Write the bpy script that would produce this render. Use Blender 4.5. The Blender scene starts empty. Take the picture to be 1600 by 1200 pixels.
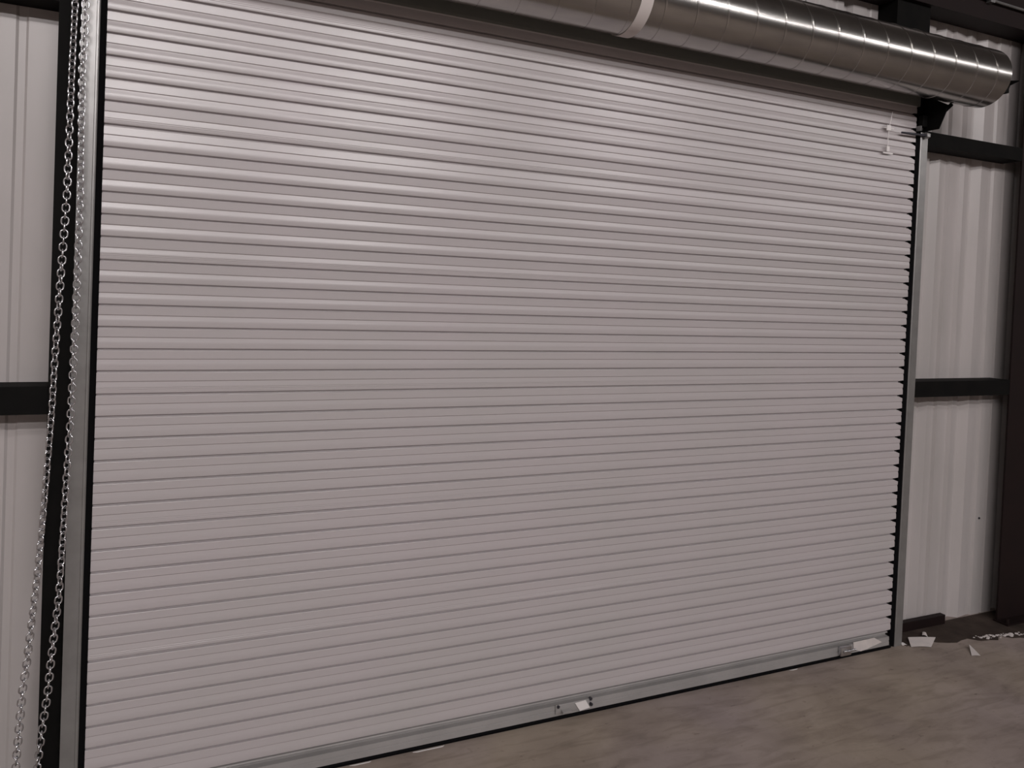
import bpy, bmesh, math, random
from mathutils import Vector, Matrix

random.seed(7)
S = bpy.context.scene
C = S.collection
R = math.radians

# ------------------------------------------------------------------ camera
F_PX = 1200.0                     # focal length in pixels of a 1600 px wide frame
cam_d = bpy.data.cameras.new('camera')
cam = bpy.data.objects.new('camera', cam_d)
C.objects.link(cam)
S.camera = cam
cam_d.sensor_fit = 'HORIZONTAL'
cam_d.sensor_width = 36.0
cam_d.lens = F_PX / 1600.0 * 36.0
cam_d.shift_x = 0.457 / 1600.0
cam_d.shift_y = -123.56 / 1600.0
cam_d.clip_start = 0.05
cam_d.clip_end = 100
yaw, pitch, roll = 0.422458, -0.0202937, 0.0414482
fwd = Vector((math.sin(yaw) * math.cos(pitch), math.cos(yaw) * math.cos(pitch), math.sin(pitch)))
rt = Vector((math.cos(yaw), -math.sin(yaw), 0))
up = rt.cross(fwd)
r2 = rt * math.cos(roll) + up * math.sin(roll)
u2 = -rt * math.sin(roll) + up * math.cos(roll)
m = Matrix((r2, u2, -fwd)).transposed().to_4x4()
m.translation = Vector((0, -3.32043, 2.11089))
cam.matrix_world = m

# ------------------------------------------------------------------ world, colour
w = bpy.data.worlds.new('night')
S.world = w
w.use_nodes = True
w.node_tree.nodes['Background'].inputs[0].default_value = (0.55, 0.5, 0.5, 1)
w.node_tree.nodes['Background'].inputs[1].default_value = 0.02
S.view_settings.view_transform = 'Standard'
S.view_settings.look = 'None'
S.view_settings.gamma = 1
S.view_settings.exposure = 0.0

FAR_ROW = dict(y=-13.0, z=6.5, xs=(-6.0, -1.3, 3.4, 8.1, 12.8, 17.5), power=250, far=0.45)
MID_ROW = dict(y=-8.0, z=6.05, xs=(-5.0, -0.9, 3.2, 7.3, 11.4, 15.5), power=125, far=0.45)
NEAR_ROW = dict(y=-4.6, z=5.0, xs=(-4.0, 0.5, 5.0, 9.5), power=26, far=0.3)
LAMP_COL = (1.0, 0.95, 0.945)

# ------------------------------------------------------------------ materials
def mat(name, col, rough=0.5, metal=0.0, spec=0.5, noise=None, bump=None, col2=None, scale_vec=(1, 1, 1), coat=0):
    M = bpy.data.materials.new(name)
    M.use_nodes = True
    nt = M.node_tree
    b = nt.nodes['Principled BSDF']
    b.inputs['Base Color'].default_value = (*col, 1)
    b.inputs['Roughness'].default_value = rough
    b.inputs['Metallic'].default_value = metal
    b.inputs['Specular IOR Level'].default_value = spec
    if noise or bump:
        tc = nt.nodes.new('ShaderNodeTexCoord')
        mp = nt.nodes.new('ShaderNodeMapping')
        mp.inputs['Scale'].default_value = scale_vec
        nt.links.new(tc.outputs['Object'], mp.inputs[0])
    if noise:
        n = nt.nodes.new('ShaderNodeTexNoise')
        n.inputs['Scale'].default_value = noise
        n.inputs['Detail'].default_value = 6
        nt.links.new(mp.outputs[0], n.inputs['Vector'])
        r = nt.nodes.new('ShaderNodeValToRGB')
        r.color_ramp.elements[0].position = 0.3
        r.color_ramp.elements[1].position = 0.7
        r.color_ramp.elements[0].color = (*col, 1)
        r.color_ramp.elements[1].color = (*(col2 or col), 1)
        nt.links.new(n.outputs['Fac'], r.inputs[0])
        nt.links.new(r.outputs[0], b.inputs['Base Color'])
    if bump:
        n2 = nt.nodes.new('ShaderNodeTexNoise')
        n2.inputs['Scale'].default_value = bump[0]
        n2.inputs['Detail'].default_value = 4
        nt.links.new(mp.outputs[0], n2.inputs['Vector'])
        bp = nt.nodes.new('ShaderNodeBump')
        bp.inputs['Strength'].default_value = bump[1]
        bp.inputs['Distance'].default_value = 0.01
        nt.links.new(n2.outputs['Fac'], bp.inputs['Height'])
        nt.links.new(bp.outputs[0], b.inputs['Normal'])
    return M

def concrete():
    M = bpy.data.materials.new('trowelled_concrete')
    M.use_nodes = True
    nt = M.node_tree
    L = nt.links.new
    b = nt.nodes['Principled BSDF']
    tc = nt.nodes.new('ShaderNodeTexCoord')
    def noise(scale, detail, rough=0.6, sv=(1, 1, 1), rot=0, dist=0):
        mp = nt.nodes.new('ShaderNodeMapping')
        mp.inputs['Scale'].default_value = sv
        mp.inputs['Rotation'].default_value = (0, 0, rot)
        L(tc.outputs['Object'], mp.inputs[0])
        n = nt.nodes.new('ShaderNodeTexNoise')
        n.inputs['Scale'].default_value = scale
        n.inputs['Detail'].default_value = detail
        n.inputs['Roughness'].default_value = rough
        n.inputs['Distortion'].default_value = dist
        L(mp.outputs[0], n.inputs['Vector'])
        return n
    def ramp(n, p0, c0, p1, c1):
        r = nt.nodes.new('ShaderNodeValToRGB')
        r.color_ramp.elements[0].position = p0
        r.color_ramp.elements[1].position = p1
        r.color_ramp.elements[0].color = (*c0, 1)
        r.color_ramp.elements[1].color = (*c1, 1)
        L(n.outputs['Fac'], r.inputs[0])
        return r
    def mix(a, c, mode='MULTIPLY', f=1.0):
        x = nt.nodes.new('ShaderNodeMixRGB')
        x.blend_type = mode
        x.inputs[0].default_value = f
        L(a.outputs[0], x.inputs[1]); L(c.outputs[0], x.inputs[2])
        return x
    base = ramp(noise(2.2, 8, 0.62, dist=0.4), 0.32, (0.235, 0.195, 0.172), 0.68, (0.335, 0.285, 0.25))
    tint = ramp(noise(0.9, 3, 0.5), 0.35, (0.95, 0.93, 1.0), 0.65, (1.0, 0.98, 0.9))
    streak = ramp(noise(3.5, 5, 0.6, (1, 4.5, 1), 0.35, 0.8), 0.36, (0.8, 0.79, 0.78), 0.55, (1, 1, 1))
    spots = ramp(noise(14, 3, 0.6, (1, 1.6, 1)), 0.27, (0.55, 0.5, 0.5), 0.36, (1, 1, 1))
    x = mix(mix(mix(base, tint), streak), spots, f=0.7)
    L(x.outputs[0], b.inputs['Base Color'])
    rr = ramp(noise(3, 4), 0.3, (0.5, 0.5, 0.5), 0.7, (0.72, 0.72, 0.72))
    L(rr.outputs[0], b.inputs['Roughness'])
    b.inputs['Specular IOR Level'].default_value = 0.35
    bp = nt.nodes.new('ShaderNodeBump')
    bp.inputs['Strength'].default_value = 0.25
    bp.inputs['Distance'].default_value = 0.004
    L(noise(9, 6, 0.6).outputs['Fac'], bp.inputs['Height'])
    L(bp.outputs[0], b.inputs['Normal'])
    return M

M = {}
M['curtain'] = mat('warm_grey_enamel', (0.45, 0.41, 0.42), 0.27, 0, 0.65, noise=1.6, col2=(0.43, 0.402, 0.402))
M['bar'] = mat('aluminium_bar', (0.34, 0.325, 0.32), 0.5, 0.2, noise=5, col2=(0.28, 0.27, 0.265))
M['rubber'] = mat('black_rubber', (0.003, 0.003, 0.0035), 0.8, 0, 0.08)
M['galv'] = mat('galvanised_steel', (0.31, 0.305, 0.30), 0.36, 0.6, noise=14, col2=(0.26, 0.255, 0.25))
M['galv_dull'] = mat('dull_galvanised_steel', (0.26, 0.255, 0.25), 0.5, 0.7, noise=10, col2=(0.2, 0.2, 0.2))
M['duct'] = mat('spiral_duct_steel', (0.50, 0.485, 0.46), 0.21, 1.0, noise=6, col2=(0.42, 0.41, 0.40), scale_vec=(1, 3, 3))
M['tape'] = mat('white_duct_tape', (0.60, 0.55, 0.53), 0.6)
M['panel'] = mat('white_sheet_metal', (0.47, 0.435, 0.43), 0.33, 0, 0.5, noise=2.2, col2=(0.41, 0.385, 0.375), scale_vec=(2, 1, 0.6))
M['black'] = mat('black_primer', (0.003, 0.003, 0.003), 0.7, 0, 0.1, noise=8, col2=(0.006, 0.0055, 0.005))
M['oxide'] = mat('red_oxide_primer', (0.011, 0.005, 0.0048), 0.6, 0, 0.2, noise=5, col2=(0.008, 0.004, 0.004))
M['chain'] = mat('zinc_plated_chain', (0.62, 0.62, 0.64), 0.25, 1.0)
M['concrete'] = concrete()
M['dark_patch'] = mat('dark_brown_rough', (0.028, 0.02, 0.016), 0.9, 0, 0.2, noise=7, col2=(0.06, 0.044, 0.036), bump=(20, 0.5))
M['ceiling'] = mat('roof_liner', (0.16, 0.15, 0.145), 0.7)
M['room'] = mat('far_wall_sheet', (0.30, 0.27, 0.25), 0.6)
M['header'] = mat('dark_green_grey_steel', (0.16, 0.165, 0.15), 0.45, 0.2)
M['paper'] = mat('white_paper', (0.60, 0.55, 0.53), 0.7, noise=20, col2=(0.52, 0.48, 0.47))
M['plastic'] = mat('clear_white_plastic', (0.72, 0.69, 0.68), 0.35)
M['lampbody'] = mat('lamp_body', (0.25, 0.25, 0.25), 0.5)
M['bolt'] = mat('dark_steel', (0.10, 0.10, 0.12), 0.3, 0.9)
em = bpy.data.materials.new('lamp_tube')
em.use_nodes = True
em.node_tree.nodes['Principled BSDF'].inputs['Emission Color'].default_value = (*LAMP_COL, 1)
em.node_tree.nodes['Principled BSDF'].inputs['Emission Strength'].default_value = 4
M['tube'] = em

# ------------------------------------------------------------------ helpers
def obj(name, bm, material, parent=None, smooth=None):
    me = bpy.data.meshes.new(name)
    bm.to_mesh(me); bm.free()
    me.materials.append(material)
    if smooth is not None:
        for p in me.polygons: p.use_smooth = True
        try: me.set_sharp_from_angle(angle=R(smooth))
        except Exception: pass
    o = bpy.data.objects.new(name, me)
    C.objects.link(o)
    o.parent = parent
    return o

def tag(o, label, cat, group=None):
    o['label'] = label; o['category'] = cat
    if group: o['group'] = group
    return o

def struct(o):
    o['kind'] = 'structure'; return o

def thing(name, label, cat, loc=(0, 0, 0), group=None):
    o = bpy.data.objects.new(name, None)
    C.objects.link(o); o.location = loc; o.empty_display_size = 0.1
    return tag(o, label, cat, group)

def place(parent, *objs):
    """children were built in world coordinates: keep them there under a moved Empty"""
    for o in objs:
        o.parent = parent
        o.location = Vector(o.location) - Vector(parent.location)

def box(bm, x0, x1, y0, y1, z0, z1, bev=0):
    g = bmesh.ops.create_cube(bm, size=1)
    vs = g['verts']
    for v in vs:
        v.co = Vector(((x0 + x1) / 2 + v.co.x * (x1 - x0), (y0 + y1) / 2 + v.co.y * (y1 - y0), (z0 + z1) / 2 + v.co.z * (z1 - z0)))
    if bev:
        es = {e for v in vs for e in v.link_edges}
        bmesh.ops.bevel(bm, geom=list(es), offset=bev, segments=2, affect='EDGES', profile=0.5)

def prism(bm, poly, axis, a, b):
    """extrude a closed 2D outline along an axis ('X': poly=(y,z); 'Z': poly=(x,y); 'Y': poly=(x,z))"""
    def P(p, t):
        return {'X': (t, p[0], p[1]), 'Z': (p[0], p[1], t), 'Y': (p[0], t, p[1])}[axis]
    A = [bm.verts.new(P(p, a)) for p in poly]
    B = [bm.verts.new(P(p, b)) for p in poly]
    n = len(poly)
    bm.faces.new(A); bm.faces.new(B[::-1])
    for i in range(n):
        bm.faces.new((A[i], B[i], B[(i + 1) % n], A[(i + 1) % n]))
    bmesh.ops.recalc_face_normals(bm, faces=bm.faces[:])

def cyl(bm, p0, p1, r, seg=16, r1=None):
    p0, p1 = Vector(p0), Vector(p1)
    d = p1 - p0
    q = Vector((0, 0, 1)).rotation_difference(d.normalized()).to_matrix()
    r1 = r if r1 is None else r1
    A = []; B = []
    for i in range(seg):
        a = 2 * math.pi * i / seg
        c = q @ Vector((math.cos(a), math.sin(a), 0))
        A.append(bm.verts.new(p0 + c * r)); B.append(bm.verts.new(p1 + c * r1))
    bm.faces.new(A[::-1]); bm.faces.new(B)
    for i in range(seg):
        bm.faces.new((A[i], A[(i + 1) % seg], B[(i + 1) % seg], B[i]))

def tube(bm, pts, r, seg=8, closed=False):
    pts = [Vector(p) for p in pts]
    n = len(pts); rings = []
    ref = Vector((0.3, 1, 0.2)).normalized()
    for i, p in enumerate(pts):
        a = pts[(i - 1) % n] if (closed or i > 0) else p
        b = pts[(i + 1) % n] if (closed or i < n - 1) else p
        t = (b - a).normalized()
        s = t.cross(ref).normalized(); u = s.cross(t)
        rings.append([bm.verts.new(p + (s * math.cos(2 * math.pi * k / seg) + u * math.sin(2 * math.pi * k / seg)) * r) for k in range(seg)])
    for i in range(n if closed else n - 1):
        A, B = rings[i], rings[(i + 1) % n]
        for k in range(seg):
            bm.faces.new((A[k], A[(k + 1) % seg], B[(k + 1) % seg], B[k]))
    if not closed:
        bm.faces.new(rings[0][::-1]); bm.faces.new(rings[-1])

# ------------------------------------------------------------------ dimensions
P = 0.0858                        # pitch of the curtain's ribs
Z0 = 31.1 * P                     # height of the seam the ribs are counted from
XL, XR = -0.235, 4.142            # curtain edges
YP = 0.14                         # plane of the wall sheets

# ------------------------------------------------------------------ the setting
bm = bmesh.new(); box(bm, -7, 20, -16, 0.9, -0.2, 0)
floor = struct(obj('floor', bm, M['concrete']))

def sheet_profile(x0, x1, first_major, period=0.42, minors=(0.21, 0.35), flip=1):
    """plan outline of the ribbed wall sheet: list of (x, y), wide ribs recessed away from the room"""
    pts = []
    k0 = int(math.floor((x0 - first_major) / period)) - 1
    x = []
    k = k0
    while first_major + k * period < x1 + period:
        s = first_major + k * period
        x += [(s, 0), (s + 0.022, 0.032), (s + 0.052, 0.032), (s + 0.076, 0)]
        for mn in minors:
            c = s + mn
            x += [(c - 0.021, 0), (c - 0.012, 0.007), (c + 0.012, 0.007), (c + 0.021, 0)]
        k += 1
    x = [p for p in x if x0 < p[0] < x1]
    def yat(xx):
        return 0.0
    return [(x0, 0.0)] + x + [(x1, 0.0)]

RIGHT = [(4.49, .012), (4.507, .038), (4.530, .038), (4.575, .0), (4.66, .018), (4.672, .0), (4.80, .022), (4.818, .0), (4.895, .022), (4.910, .036), (4.932, .036),
         (4.985, .0), (5.08, .014), (5.105, .014), (5.117, .0), (5.205, .001), (5.215, .008), (5.228, .0), (5.325, .0), (5.36, .032), (5.385, .032), (5.41, .0)]
def wall_sheet(name, x0, x1, z0, z1, first_major, minors=(0.21, 0.35), period=0.42):
    if first_major > 0 and x1 > 5:
        pr = [(x0, .0), (4.30, .0)] + RIGHT + sheet_profile(5.62, x1, 5.70, period, minors)
    else:
        pr = sheet_profile(x0, x1, first_major, period, minors)
    bm = bmesh.new()
    th = 0.003
    rows = []
    for dy, in ((0,), (th,)):
        lo = [bm.verts.new((x, YP + y + dy, z0)) for x, y in pr]
        hi = [bm.verts.new((x, YP + y + dy, z1)) for x, y in pr]
        rows.append((lo, hi))
    n = len(pr)
    for i in range(n - 1):
        (a, b), (c, d) = rows
        bm.faces.new((a[i], a[i + 1], b[i + 1], b[i]))
        bm.faces.new((c[i], d[i], d[i + 1], c[i + 1]))
        bm.faces.new((b[i], b[i + 1], d[i + 1], d[i]))
        bm.faces.new((a[i], c[i], c[i + 1], a[i + 1]))
    bm.faces.new((rows[0][0][0], rows[0][1][0], rows[1][1][0], rows[1][0][0]))
    bm.faces.new((rows[0][0][-1], rows[1][0][-1], rows[1][1][-1], rows[0][1][-1]))
    return struct(obj(name, bm, M['panel']))

wall_sheet('wall_front', -7, -0.12, 0.0, 5.2, -0.74)
wall_sheet('wall_front', 4.0, 20, 0.0, 5.2, 4.505)
wall_sheet('wall_front', -0.12, 4.0, 3.52, 5.2, 4.505)
bm = bmesh.new(); box(bm, -7.1, -7, -16, 0.2, 0, 8); struct(obj('wall_left', bm, M['room']))
bm = bmesh.new(); box(bm, 20, 20.1, -16, 0.2, 0, 8); struct(obj('wall_right', bm, M['room']))
bm = bmesh.new(); box(bm, -7, 20, -16.1, -16, 0, 8); struct(obj('wall_back', bm, M['room']))
bm = bmesh.new(); prism(bm, [(0.2, 5.2), (-16, 7.6), (-16, 7.7), (0.2, 5.3)], 'X', -7, 20)
struct(obj('ceiling', bm, M['ceiling']))
# daylightless ground outside the door
# ------------------------------------------------------------------ lamps
def lamp_row(row, label, group, size_x):
    for i, x in enumerate(row['xs']):
        zr = row['z']
        zc = 5.2 + (0.2 - row['y']) * (2.4 / 16.2)
        t = thing('strip_lamp', label, 'lamp', (x, row['y'], zr), group)
        bm = bmesh.new(); box(bm, x - size_x / 2, x + size_x / 2, row['y'] - 0.11, row['y'] + 0.11, zr + 0.02, zr + 0.09, 0.008)
        a = obj('housing', bm, M['lampbody'])
        bm = bmesh.new(); box(bm, x - size_x / 2 + .02, x + size_x / 2 - .02, row['y'] - 0.09, row['y'] + 0.09, zr, zr + 0.02)
        b = obj('diffuser', bm, M['tube'])
        place(t, a, b)
        for s in (-1, 1):
            bm = bmesh.new()
            tube(bm, [(x + s * size_x * 0.4, row['y'], zr + 0.08), (x + s * size_x * 0.4, row['y'], zc)], 0.004, 6)
            place(t, obj('hanging_wire', bm, M['lampbody']))
        ld = bpy.data.lights.new('strip_light', 'AREA')
        ld.shape = 'RECTANGLE'; ld.size = size_x; ld.size_y = 0.25
        ld.energy = row['power'] * (row['far'] if x > 6 else 1.15 if x < 2 else 1.0); ld.color = LAMP_COL
        lo = bpy.data.objects.new('strip_light', ld); C.objects.link(lo)
        lo.location = (x, row['y'], zr - 0.02)
        d = Vector((0, 0.6, -0.8))
        lo.rotation_euler = d.to_track_quat('-Z', 'X').to_euler()
        lo.rotation_euler = (R(37), 0, 0)
lamp_row(FAR_ROW, 'long strip lamp of the far row under the roof', 'strip lamps of the far row', 2.4)
lamp_row(MID_ROW, 'long strip lamp of the middle row under the roof', 'strip lamps of the middle row', 2.0)
lamp_row(NEAR_ROW, 'long strip lamp of the near row under the roof', 'strip lamps of the near row', 1.2)

# ------------------------------------------------------------------ door curtain
door = thing('rolling_door', 'closed light grey ribbed steel rolling door, wide as the whole bay', 'door', (1.95, 0, 0))
def rib_z(k):
    """height of the dark joint line number k (spacing a touch wider at every sixth, where the sheets lap)"""
    q, r = divmod(k, 6)
    return Z0 - (q * 6 + (r * 0.991 if r else 0)) * P
# (t down the pitch, depth towards the room in mm)
PROF = [(0.0, 0), (0.008, 12.4), (0.025, 13.0), (0.14, 13.2), (0.372, 13.4), (0.412, 10.0), (0.435, 10.0), (0.58, 13.0), (0.70, 13.4), (0.86, 13.4), (0.885, 13.0), (0.90, 12.0), (0.945, 0.4), (0.96, 0)]
LAP = [(0.0, 0), (0.008, 12.4), (0.025, 13.0), (0.14, 13.2), (0.372, 13.4), (0.412, 10.0), (0.435, 10.0), (0.58, 13.0), (0.66, 13.2), (0.675, 12.3), (0.69, 13.2), (0.735, 13.3), (0.75, 12.4), (0.765, 13.3), (0.86, 13.4), (0.885, 13.0), (0.90, 12.0), (0.945, 0.4), (0.96, 0)]
TILT = {0: 2.2, -4: 0.5, -3: 0.9, -2: 1.1, -1: -0.5}
TILT.update({k: -0.5 for k in range(1, 9)})
def profile():
    out = []
    k = -8
    while k < 30:
        za, zb = rib_z(k), rib_z(k + 1)
        pr = LAP if (k + 1) % 6 == 0 and k < 28 else PROF
        for t, d in pr:
            dd = d
            if k in TILT and 0.01 < t < 0.40:
                dd = d - TILT[k] * (1 - t / 0.37)
            out.append((za + (zb - za) * t, dd / 1000.0, t))
        k += 1
    return out
prof = profile()
bm = bmesh.new()
NX = 24
YB = -0.004                       # back of the grooves
cols = []
for j in range(NX + 1):
    col = []
    for z, d, t in prof:
        xr = XR - (0.030 if (t < 0.12 or t > 0.87) else 0)
        x = XL + (xr - XL) * j / NX
        sag = 0.0015 * math.sin(3.1 * x + 1.3) * math.sin(z * 2.1)
        col.append(bm.verts.new((x, YB - d + sag, z)))
    cols.append(col)
for j in range(NX):
    for i in range(len(prof) - 1):
        bm.faces.new((cols[j][i], cols[j][i + 1], cols[j + 1][i + 1], cols[j + 1][i]))
curtain = obj('curtain', bm, M['curtain'], smooth=16)
# dark closing strip at the top of the curtain
bm = bmesh.new()
prism(bm, [(0.004, 3.328), (-0.020, 3.328), (-0.022, 3.34), (-0.022, 3.46), (0.004, 3.46)], 'X', XL, XR + 0.02)
coil = obj('header_strip', bm, M['header'])
# bottom bar: angle with a bead, then the rubber astragal
zt = rib_z(30)
bm = bmesh.new()
prism(bm, [(0.0, zt + 0.006), (-0.020, zt + 0.005), (-0.022, zt - 0.001), (-0.006, zt - 0.003), (-0.006, zt - 0.019), (-0.034, zt - 0.021),
           (-0.036, 0.052), (-0.033, 0.050), (-0.033, 0.047), (-0.036, 0.045), (-0.037, 0.022), (0.0, 0.022)], 'X', XL + 0.004, XR - 0.03)
bar = obj('bottom_bar', bm, M['bar'], smooth=25)
bm = bmesh.new(); prism(bm, [(-0.030, 0.023), (-0.036, 0.010), (-0.034, 0.0), (0.0, 0.0), (0.0, 0.023)], 'X', XL + 0.004, XR - 0.01)
seal = obj('bottom_seal', bm, M['rubber'])
# slide bolt near the right end of the bar
bm = bmesh.new()
box(bm, 3.685, 3.77, -0.062, -0.036, 0.026, 0.082, 0.006)
cyl(bm, (3.70, -0.062, 0.055), (3.80, -0.062, 0.055), 0.007, 12)
cyl(bm, (3.735, -0.062, 0.055), (3.735, -0.085, 0.060), 0.005, 10)
lock = obj('slide_bolt', bm, M['chain'], smooth=35)
bm = bmesh.new()
box(bm, 1.80, 1.99, -0.044, -0.036, 0.034, 0.080, 0.003)
prism(bm, [(-0.036, 0.040), (-0.066, 0.044), (-0.066, 0.050), (-0.036, 0.056)], 'X', 1.83, 1.88)
step = obj('foot_lift', bm, M['bar'], smooth=35)
place(door, curtain, coil, bar, seal, lock, step)
for x, z in ((1.812, 0.072), (1.875, 0.042), (1.995, 0.079), (2.0, 0.050)):
    bm = bmesh.new(); cyl(bm, (x, -0.036, z), (x, -0.049, z), 0.008, 8)
    place(door, obj('screw', bm, M['bolt'], smooth=35))
bar['label'] = 'plain grey metal bar along the bottom edge'
seal['label'] = 'black rubber seal against the floor'

# ------------------------------------------------------------------ guides
def guide(side, x_in, x_out, label, top, cat='rail'):
    t = thing('door_guide', label, cat, ((x_in + x_out) / 2, -0.02, 0), )
    s = 1 if x_out > x_in else -1
    bm = bmesh.new()
    # face plate with a small return lip on the inner side, a web and a back flange
    yf = -0.030
    poly = [(x_in, yf - 0.002), (x_in + s * 0.004, yf - 0.005), (x_in + s * 0.010, yf - 0.005), (x_in + s * 0.012, yf), (x_out, yf), (x_out, 0.0),
            (x_out - s * 0.003, 0.0), (x_out - s * 0.003, yf + 0.003), (x_in, yf + 0.003)]
    prism(bm, poly, 'Z', 0.0, top)
    a = obj('face_plate', bm, M['galv'])
    bm = bmesh.new()
    gap = x_in - s * 0.021
    prism(bm, [(gap, yf + 0.016), (x_in + s * 0.003, yf - 0.0005), (x_in + s * 0.003, 0.012), (gap - s * 0.03, 0.012), (gap - s * 0.03, 0.001), (gap, 0.001)], 'Z', 0.0, top)
    b = obj('weather_strip', bm, M['rubber'])
    place(t, a, b)
    b['label'] = 'black rubber strip closing the gap to the curtain'
    return t
gl = guide(-1, -0.257, -0.318, 'tall galvanised guide rail behind the hanging chain, left of the door', 3.17)
gr = guide(1, 4.165, 4.232, 'tall galvanised guide rail at the right edge of the door', 3.17)
# the bolt at the top of the right guide
t = thing('stop_bolt', 'dark steel rod sticking out leftward from the top of the right guide rail', 'bolt', (4.2, -0.04, 3.15))
bm = bmesh.new(); cyl(bm, (4.19, -0.045, 3.152), (3.985, -0.045, 3.146), 0.009, 12, 0.006)
a = obj('rod', bm, M['bolt'], smooth=35)
bm = bmesh.new(); cyl(bm, (4.185, -0.045, 3.152), (4.212, -0.045, 3.153), 0.019, 6)
cyl(bm, (4.20, -0.045, 3.15), (4.20, -0.030, 3.15), 0.012, 10)
b = obj('bolt_head', bm, M['galv'], smooth=30)
place(t, a, b)

# ------------------------------------------------------------------ jambs, girts, column
bm = bmesh.new()
prism(bm, [(-0.395, 0.0), (-0.10, 0.0), (-0.10, YP), (-0.11, YP), (-0.11, 0.008), (-0.387, 0.008), (-0.387, YP), (-0.395, YP)], 'Z', 0, 4.6)
tag(obj('door_jamb', bm, M['black']), 'black steel jamb standing behind the chain at the left of the door', 'post')
bm = bmesh.new()
prism(bm, [(3.95, 0.0), (4.236, 0.0), (4.236, YP), (4.228, YP), (4.228, 0.008), (3.958, 0.008), (3.958, YP), (3.95, YP)], 'Z', 0, 4.6)
tag(obj('door_jamb', bm, M['black']), 'black steel jamb rising above the right end of the door', 'post')
bm = bmesh.new(); box(bm, -0.099, 3.949, 0.006, YP - 0.002, 3.36, 3.50)
tag(obj('door_header', bm, M['black']), 'black steel header across the top of the door opening, behind the spiral duct', 'beam')

def girt(x0, x1, z0, z1, label, material='black', lip=True):
    bm = bmesh.new()
    h = z1 - z0
    # C-section with its web towards the room
    prism(bm, [(0.0, z0), (0.0, z1), (YP - 0.001, z1), (YP - 0.001, z1 - 0.004), (0.005, z1 - 0.004), (0.005, z0 + 0.004), (YP - 0.001, z0 + 0.004), (YP - 0.001, z0)], 'X', x0, x1)
    return tag(obj('wall_girt', bm, M[material]), label, 'beam')
girt(-6.9, -0.396, 1.571, 1.676, 'black horizontal girt on the wall at mid height, left of the chain')
girt(-6.9, -0.396, 3.108, 3.22, 'black horizontal girt along the top left corner of the wall')
girt(4.237, 5.185, 1.541, 1.640, 'black horizontal girt at mid height between right guide rail and column')
girt(4.237, 5.185, 3.108, 3.194, 'black horizontal girt just below the spiral duct end, right of the door')
bm = bmesh.new(); box(bm, -6.9, 5.6, -0.03, YP - 0.001, 3.952, 4.25)
tag(obj('eave_beam', bm, M['oxide']), 'dark red-brown beam above the spiral duct at the top right', 'beam')
# column at the right
t = thing('steel_column', 'dark red-brown steel column at the right edge, full height', 'column', (5.36, 0.1, 0))
bm = bmesh.new()
prism(bm, [(5.188, 0.0), (5.60, 0.0), (5.60, 0.012), (5.479, 0.012), (5.479, YP - 0.02), (5.60, YP - 0.02), (5.60, YP - 0.005), (5.45, YP - 0.005), (5.45, YP - 0.02), (5.469, YP - 0.02), (5.469, 0.012), (5.188, 0.012)], 'Z', 0.012, 4.8)
bmesh.ops.recalc_face_normals(bm, faces=bm.faces[:])
a = obj('column_shaft', bm, M['oxide'])
bm = bmesh.new(); box(bm, 5.175, 5.62, -0.08, 0.02, 0.0, 0.012)
for x in (5.2, 5.5):
    cyl(bm, (x, -0.06, 0.012), (x, -0.06, 0.045), 0.012, 8)
b = obj('base_plate', bm, M['oxide'])
place(t, a, b)
# low dark board on the floor beside the right guide
bm = bmesh.new(); box(bm, 4.24, 4.80, YP - 0.045, YP - 0.006, 0.0, 0.062, 0.003)
tag(obj('base_board', bm, M['oxide']), 'low dark red-brown board on the floor against the sheet wall, right of the door', 'board')
# conduit on the eave beam, hanging cable
bm = bmesh.new()
tube(bm, [(4.50, -0.05, 4.075), (4.66, -0.05, 4.075), (4.80, -0.05, 4.07), (5.2, -0.05, 4.065), (5.6, -0.05, 4.06)], 0.009, 8)
box(bm, 4.70, 4.74, -0.062, -0.03, 4.055, 4.09)
tag(obj('conduit', bm, M['galv_dull'], smooth=40), 'thin grey conduit running along the dark beam in the top right corner', 'pipe')
bm = bmesh.new()
pts = []
for i in range(19):
    a = math.pi * i / 18
    pts.append((5.165 + 0.05 - 0.05 * math.cos(a * 1.0 - 0.0) , -0.035, 3.40 - 0.04 * math.sin(a)))
pts = [(5.165, -0.035, 3.62)] + pts + [(5.265, -0.035, 3.62)]
tube(bm, pts, 0.005, 6)
tag(obj('cable_loop', bm, M['rubber'], smooth=40), 'thin black cable loop hanging on the column right of the duct', 'cable')

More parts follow.
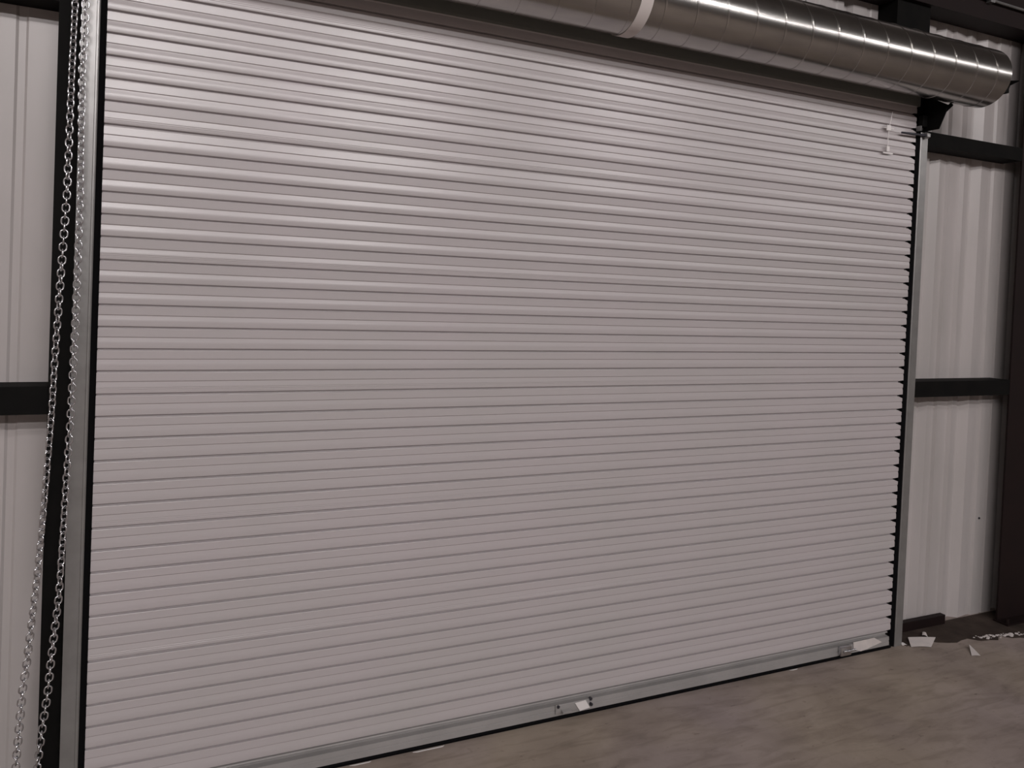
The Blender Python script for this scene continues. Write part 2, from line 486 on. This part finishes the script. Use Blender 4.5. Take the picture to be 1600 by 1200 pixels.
# ------------------------------------------------------------------ coil brackets
def bracket(x, label, sprocket=False):
    t = thing('coil_bracket', label, 'bracket', (x, 0, 3.3))
    bm = bmesh.new()
    prism(bm, [(0.0, 3.18), (-0.06, 3.18), (-0.125, 3.18), (-0.165, 3.27), (-0.175, 3.315), (-0.060, 3.38), (-0.045, 3.45), (-0.045, 3.60), (0.0, 3.62)], 'X', x - 0.004, x + 0.004)
    a = obj('bracket_plate', bm, M['black'])
    bm = bmesh.new()
    box(bm, x - 0.03, x + 0.004, -0.012, 0.0, 3.305 if sprocket else 3.205, 3.62)
    box(bm, x - 0.05, x - 0.01, -0.055, -0.02, 3.20, 3.27, 0.004)
    b = obj('bracket_flange', bm, M['black'])
    bm = bmesh.new()
    tube(bm, [(x + 0.02, -0.05, 3.22), (x + 0.02, -0.12, 3.27), (x + 0.02, -0.185, 3.318)], 0.012, 8)
    c = obj('brace', bm, M['black'])
    parts = [a, b, c]
    if sprocket:
        bm = bmesh.new()
        cyl(bm, (-0.3165, -0.10, 3.345), (-0.3165, -0.08, 3.345), 0.011, 20)
        cyl(bm, (-0.3165, -0.08, 3.345), (x - 0.012, -0.03, 3.345), 0.005, 12)
        parts.append(obj('chain_wheel', bm, M['black'], smooth=30))
    else:
        bm = bmesh.new()
        box(bm, x - 0.062, x - 0.052, -0.05, -0.02, 3.175, 3.205)
        box(bm, x - 0.02, x + 0.05, -0.020, -0.014, 3.19, 3.225)
        p = obj('galvanised_clip', bm, M['galv_dull']); p['label'] = 'small bright metal clip'
        parts.append(p)
    place(t, *parts)
bracket(4.20, 'black steel bracket under the spiral duct, above the right guide rail')
bracket(-0.24, 'black steel bracket with chain wheel above the left guide rail', True)

# ------------------------------------------------------------------ spiral duct
DR, DS = 0.170, 0.176            # radius, width of the spiral strip
ra = R(24.03)
DK = 3.38 / 2.95
DY = -3.32043 + DK * 2.95 * math.cos(ra); DZ = 2.11089 + DK * 2.95 * math.sin(ra)
DX0, DX1 = -2.2, 3.862 * DK
duct = thing('spiral_duct', 'round shiny spiral steel duct hanging across the top in front of the door', 'duct', ((DX0 + DX1) / 2, DY, DZ))
bm = bmesh.new()
us = [(0, 0.0), (0.006, 0.0), (0.010, 0.0020), (0.030, 0.0020), (0.034, 0.0), (0.040, -0.0012), (0.046, -0.0012), (0.052, 0.0), (0.06, 0.0), (0.25, 0.0), (0.5, 0.0), (0.75, 0.0), (1.0, 0.0)]
SEG = 96
phase = 2.208 * DK - 0.085                  # a seam crosses the highlight here
th_h = R(180)
n0 = int((DX0 - phase) / DS) - 2; n1 = int((DX1 - phase) / DS) + 2
prev = None; first = True
for i in range((n1 - n0) * SEG + 1):
    th = 2 * math.pi * i / SEG
    ring = []
    for u, dr in us:
        x = phase + DS * (n0 + i / SEG + u - 0.5)   # helix
        x = min(max(x, DX0), DX1)
        # angle runs from the side facing the room
        ring.append(bm.verts.new((x, DY - (DR + dr) * math.cos(th), DZ - (DR + dr) * math.sin(th))))
    if prev:
        for k in range(len(us) - 1):
            if max(v.co.x for v in (prev[k], prev[k + 1], ring[k], ring[k + 1])) - min(v.co.x for v in (prev[k], prev[k + 1], ring[k], ring[k + 1])) > 1e-6:
                bm.faces.new((prev[k], ring[k], ring[k + 1], prev[k + 1]))
    prev = ring
bm.verts.ensure_lookup_table()
bmesh.ops.delete(bm, geom=[v for v in bm.verts if not v.link_faces], context='VERTS')
bmesh.ops.remove_doubles(bm, verts=bm.verts[:], dist=0.00005)
bmesh.ops.recalc_face_normals(bm, faces=bm.faces[:])
shell = obj('duct_shell', bm, M['duct'], smooth=50)
bm = bmesh.new(); cyl(bm, (DX1 - 0.004, DY, DZ), (DX1 - 0.001, DY, DZ), DR - 0.001, 64)
cap = obj('end_cap', bm, M['duct'], smooth=30)
bm = bmesh.new()
xb = 1.676 * DK; wb = 0.031
A = []
for r in (DR + 0.0035, DR + 0.001):
    for x in (xb - wb, xb + wb):
        A.append([bm.verts.new((x, DY - r * math.cos(2 * math.pi * k / 64), DZ + r * math.sin(2 * math.pi * k / 64))) for k in range(64)])
for k in range(64):
    j = (k + 1) % 64
    bm.faces.new((A[0][k], A[0][j], A[1][j], A[1][k]))
    bm.faces.new((A[2][k], A[3][k], A[3][j], A[2][j]))
    bm.faces.new((A[0][k], A[2][k], A[2][j], A[0][j]))
    bm.faces.new((A[1][k], A[1][j], A[3][j], A[3][k]))
band = obj('joint_band', bm, M['tape'], smooth=40); band['label'] = 'white tape band around the duct'
bm = bmesh.new()
_k = lambda l: [(-3.32043 + (y + 3.32043) * DK, 2.11089 + (z - 2.11089) * DK) for y, z in l]
prism(bm, _k([(-0.60, 3.245), (-0.70, 3.250), (-0.708, 3.272), (-0.752, 3.284), (-0.752, 3.288), (-0.690, 3.300), (-0.60, 3.31)]), 'X', 3.945 * DK, 3.953 * DK)
box(bm, DX1 - 0.002, 3.95 * DK, DY - 0.09, DY - 0.05, DZ - 0.09, DZ - 0.06)
tab = obj('support_tab', bm, M['black']); tab['label'] = 'black steel tab at the end'
place(duct, shell, cap, band, tab)
for x in (-1.2, 1.2, 3.0):
    bm = bmesh.new()
    tube(bm, [(x, DY, DZ + DR + 0.002), (x, DY, 5.2 + (0.2 - DY) * 2.4 / 16.2)], 0.004, 6)
    place(duct, obj('hanger_wire', bm, M['galv_dull']))

# ------------------------------------------------------------------ hand chain
chain = thing('hand_chain', 'long loop of bright steel chain hanging in front of the left guide rail', 'chain', (-0.34, -0.09, 0.2))
PA = [(-0.331, 3.335), (-0.334, 3.106), (-0.338, 2.863), (-0.342, 2.398), (-0.354, 2.094), (-0.365, 1.79), (-0.370, 1.602), (-0.383, 1.321), (-0.391, 1.157), (-0.401, 0.993), (-0.410, 0.876), (-0.427, 0.667), (-0.437, 0.574), (-0.450, 0.317), (-0.452, 0.20)]
PB = [(-0.302, 3.335), (-0.301, 3.112), (-0.302, 2.996), (-0.306, 2.844), (-0.303, 2.635), (-0.299, 2.402), (-0.303, 1.931), (-0.307, 1.695), (-0.310, 1.553), (-0.318, 1.317), (-0.322, 1.151), (-0.330, 0.913), (-0.349, 0.678), (-0.356, 0.56), (-0.371, 0.419), (-0.383, 0.279), (-0.392, 0.20)]
arc = [(-0.422 + 0.03 * math.cos(a), 0.20 - 0.04 * math.sin(a)) for a in (R(30), R(60), R(90), R(120), R(150))]
CYY = -0.09
path = [Vector((x, CYY, z)) for x, z in PB] + [Vector((x, CYY, z)) for x, z in arc] + [Vector((x, CYY, z)) for x, z in PA[::-1]]
LP_, LW, WR = 0.0238, 0.0132, 0.0027     # pitch of the links, half width to the wire centre, wire radius
def link_mesh():
    bm = bmesh.new()
    pts = []
    hl = (LP_ + 0.0075) / 2
    rr = LW - 0.0015
    for k in range(20):
        a = 2 * math.pi * k / 20
        c, s = math.cos(a), math.sin(a)
        pts.append(Vector((rr * c, 0, (hl - rr) * (1 if s > 0 else -1) * min(1, abs(s) * 3) + rr * s)))
    n = len(pts); seg = 7; rings = []
    for i in range(n):
        tdir = (pts[(i + 1) % n] - pts[i - 1]).normalized()
        nrm = Vector((0, 1, 0)); bi = tdir.cross(nrm)
        rings.append([bm.verts.new(pts[i] + (nrm * math.cos(2 * math.pi * q / seg) + bi * math.sin(2 * math.pi * q / seg)) * WR) for q in range(seg)])
    for i in range(n):
        Aq, Bq = rings[i], rings[(i + 1) % n]
        for q in range(seg):
            bm.faces.new((Aq[q], Bq[q], Bq[(q + 1) % seg], Aq[(q + 1) % seg]))
    bmesh.ops.recalc_face_normals(bm, faces=bm.faces[:])
    me = bpy.data.meshes.new('chain_link')
    bm.to_mesh(me); bm.free()
    for p in me.polygons: p.use_smooth = True
    me.materials.append(M['chain'])
    return me
lm = link_mesh()
# walk the path
seglen = [(path[i + 1] - path[i]).length for i in range(len(path) - 1)]
total = sum(seglen)
def at(s):
    for i, L_ in enumerate(seglen):
        if s <= L_ or i == len(seglen) - 1:
            return path[i].lerp(path[i + 1], s / L_), (path[i + 1] - path[i]).normalized()
        s -= L_
links = []
N = int(total / LP_)
for i in range(N):
    p, t = at((i + 0.5) * LP_)
    tw = (0.9 * math.sin((p.z - 2.35) * 1.6) if i > N / 2 else 0.55 + 0.9 * math.sin((p.z - 0.9) * 1.7))
    ang = (math.pi / 2 if i % 2 else 0) + tw + random.uniform(-0.12, 0.12)
    zax = -t
    q = Vector((0, 0, 1)).rotation_difference(zax).to_matrix() @ Matrix.Rotation(ang, 3, 'Z')
    mm = q.to_4x4(); mm.translation = p
    links.append(mm)
campos = Vector((0, -3.32, 2.11))
inview = sorted(range(N), key=lambda i: (0 if 0.35 < links[i].translation.z < 3.0 else 1, (links[i].translation - campos).length))
single = set(inview[:100])
rest = bmesh.new()
for i in range(N):
    if i in single:
        o = bpy.data.objects.new('chain_link', lm); C.objects.link(o)
        o.parent = chain
        mw = links[i].copy(); mw.translation = mw.translation - Vector(chain.location)
        o.matrix_local = mw
    else:
        k0 = len(rest.verts)
        rest.from_mesh(lm)
        rest.verts.ensure_lookup_table()
        for v in rest.verts[k0:]:
            v.co = links[i] @ v.co
o = obj('chain_links', rest, M['chain'], smooth=180)
o['kind'] = 'stuff'
place(chain, o)

# ------------------------------------------------------------------ small things
def slab(pts, th, z=0.0):
    bm = bmesh.new()
    lo = [bm.verts.new((x, y, z)) for x, y in pts]
    hi = [bm.verts.new((x, y, z + th)) for x, y in pts]
    bm.faces.new(lo[::-1]); bm.faces.new(hi)
    n = len(pts)
    for i in range(n):
        bm.faces.new((lo[i], lo[(i + 1) % n], hi[(i + 1) % n], hi[i]))
    bmesh.ops.recalc_face_normals(bm, faces=bm.faces[:])
    return bm
# thin dark brown strip laid on the floor along the wall, wavy front edge
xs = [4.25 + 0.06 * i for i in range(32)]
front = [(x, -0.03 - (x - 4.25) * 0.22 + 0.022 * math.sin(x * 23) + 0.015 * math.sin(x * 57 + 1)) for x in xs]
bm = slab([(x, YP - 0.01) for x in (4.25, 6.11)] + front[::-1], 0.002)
d = tag(obj('dark_strip', bm, M['dark_patch']), 'dark patch on the floor along the wall, right of the door', 'dark_patch')
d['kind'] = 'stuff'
# papers
def bent_sheet(corners, lift, n=6):
    bm = bmesh.new()
    a, b, c, dd = [Vector((p[0], p[1], p[2])) for p in corners]
    g = []
    for i in range(n + 1):
        row = []
        for j in range(n + 1):
            u, v = i / n, j / n
            p = (a * (1 - u) + b * u) * (1 - v) + (dd * (1 - u) + c * u) * v
            p.z += lift * 4 * u * (1 - u) * (0.5 + 0.5 * v)
            row.append(bm.verts.new(p))
        g.append(row)
    for i in range(n):
        for j in range(n):
            bm.faces.new((g[i][j], g[i + 1][j], g[i + 1][j + 1], g[i][j + 1]))
    bmesh.ops.recalc_face_normals(bm, faces=bm.faces[:])
    bmesh.ops.solidify(bm, geom=bm.faces[:], thickness=0.0012)
    return bm
bm = bent_sheet([(4.325, 0.0, 0.022), (4.50, -0.06, 0.022), (4.384, -0.118, 0.003), (4.262, -0.073, 0.003)], 0.004)
tag(obj('paper_sheet', bm, M['paper'], smooth=40), 'white folded sheet lying on the floor right beside the foot of the right guide rail', 'paper')
bm = bent_sheet([(4.618, -0.200, 0.020), (4.625, -0.215, 0.010), (4.579, -0.301, 0.003), (4.525, -0.282, 0.003)], 0.002)
tag(obj('paper_scrap', bm, M['paper'], smooth=40), 'small white triangular scrap alone on the floor, furthest right of the papers', 'paper')
bm = bent_sheet([(4.51, 0.04, 0.012), (4.53, 0.03, 0.010), (4.49, -0.015, 0.005), (4.455, 0.0, 0.018)], 0.006)
tag(obj('paper_scrap', bm, M['paper'], smooth=40), 'tiny crumpled white scrap just behind the folded sheet', 'paper')
bm = bent_sheet([(4.232, 0.0 - .02, 0.010), (4.256, -0.022, 0.010), (4.262, -0.045, 0.004), (4.225, -0.045, 0.004)], 0.004)
tag(obj('paper_scrap', bm, M['plastic'], smooth=40), 'tiny bright white scrap touching the foot of the right guide rail', 'paper')
rng = random.Random(3)
bm = bmesh.new()
for i in range(46):
    x = rng.uniform(4.78, 5.20); y = -0.115 - (x - 4.78) * 0.20 + rng.gauss(0, 0.014)
    s = rng.uniform(0.004, 0.013)
    g = bmesh.ops.create_icosphere(bm, subdivisions=1, radius=s)
    for v in g['verts']:
        v.co = Vector((x + v.co.x * rng.uniform(.8, 1.8), y + v.co.y, s * 0.45 + v.co.z * 0.45))
o = tag(obj('plaster_crumbs', bm, M['paper']), 'scatter of pale crumbs on the floor in front of the column', 'debris')
o['kind'] = 'stuff'
# labels and paper stuck on the bottom bar
bm = bmesh.new(); prism(bm, [(1.905, 0.074), (1.965, 0.079), (1.992, 0.037), (1.935, 0.030)], 'Y', -0.0475, -0.0455)
tag(obj('sticker', bm, M['plastic']), 'small white square sticker at the middle of the door bottom bar', 'sticker')
bm = bmesh.new(); prism(bm, [(3.805, 0.086), (3.98, 0.088), (4.045, 0.052), (3.93, 0.030), (3.87, 0.022), (3.81, 0.044)], 'Y', -0.0395, -0.0375)
tag(obj('wrapping_paper', bm, M['paper']), 'white scrap of wrapping stuck on the bottom bar right of the slide bolt', 'paper')
for i, (x0, x1, y, lab) in enumerate([(0.79, 0.885, -0.040, 'thin pale strip standing in for a daylight slit under the door bottom, leftmost of the three'),
                        (1.075, 1.225, -0.042, 'thin pale strip standing in for a daylight slit under the door bottom, left of the bar sticker'),
                        (3.31, 3.37, -0.040, 'thin pale strip standing in for a daylight slit under the door bottom, left of the slide bolt')]):
    bm = slab([(x0, y), (x1, y - 0.001), (x1 - 0.01, y - 0.006), (x0 + 0.02, y - 0.006)], 0.002)  # pale solid strip added in place of daylight leaking under the door
    tag(obj('daylight_stand_in', bm, M['plastic']), lab, 'debris')
# thin white strip with two knots hanging before the upper right of the curtain
t = thing('plastic_strip', 'thin whitish plastic strip with two small blobs hanging at the upper right of the curtain', 'strip', (3.89, -0.035, 3.14))
bm = bmesh.new()
tube(bm, [(3.915, -0.032, 3.262), (3.902, -0.034, 3.215), (3.888, -0.036, 3.165), (3.885, -0.034, 3.10), (3.886, -0.036, 3.03)], 0.0022, 6)
a = obj('strand', bm, M['plastic'])
bm = bmesh.new(); box(bm, 3.868, 3.902, -0.040, -0.030, 3.145, 3.18, 0.004); box(bm, 3.845, 3.93, -0.036, -0.033, 3.160, 3.164)
b = obj('knot', bm, M['plastic'])
bm = bmesh.new(); box(bm, 3.875, 3.898, -0.040, -0.030, 3.02, 3.055, 0.004); box(bm, 3.85, 3.93, -0.036, -0.032, 3.01, 3.018)
c = obj('knot', bm, M['plastic'])
place(t, a, b, c)
# small dark mark on the right sheet
bm = bmesh.new(); cyl(bm, (5.15, YP - 0.006, 0.669), (5.15, YP + 0.002, 0.669), 0.007, 8)
tag(obj('screw_head', bm, M['bolt']), 'single dark screw in the lower right sheet wall beside the column', 'screw')
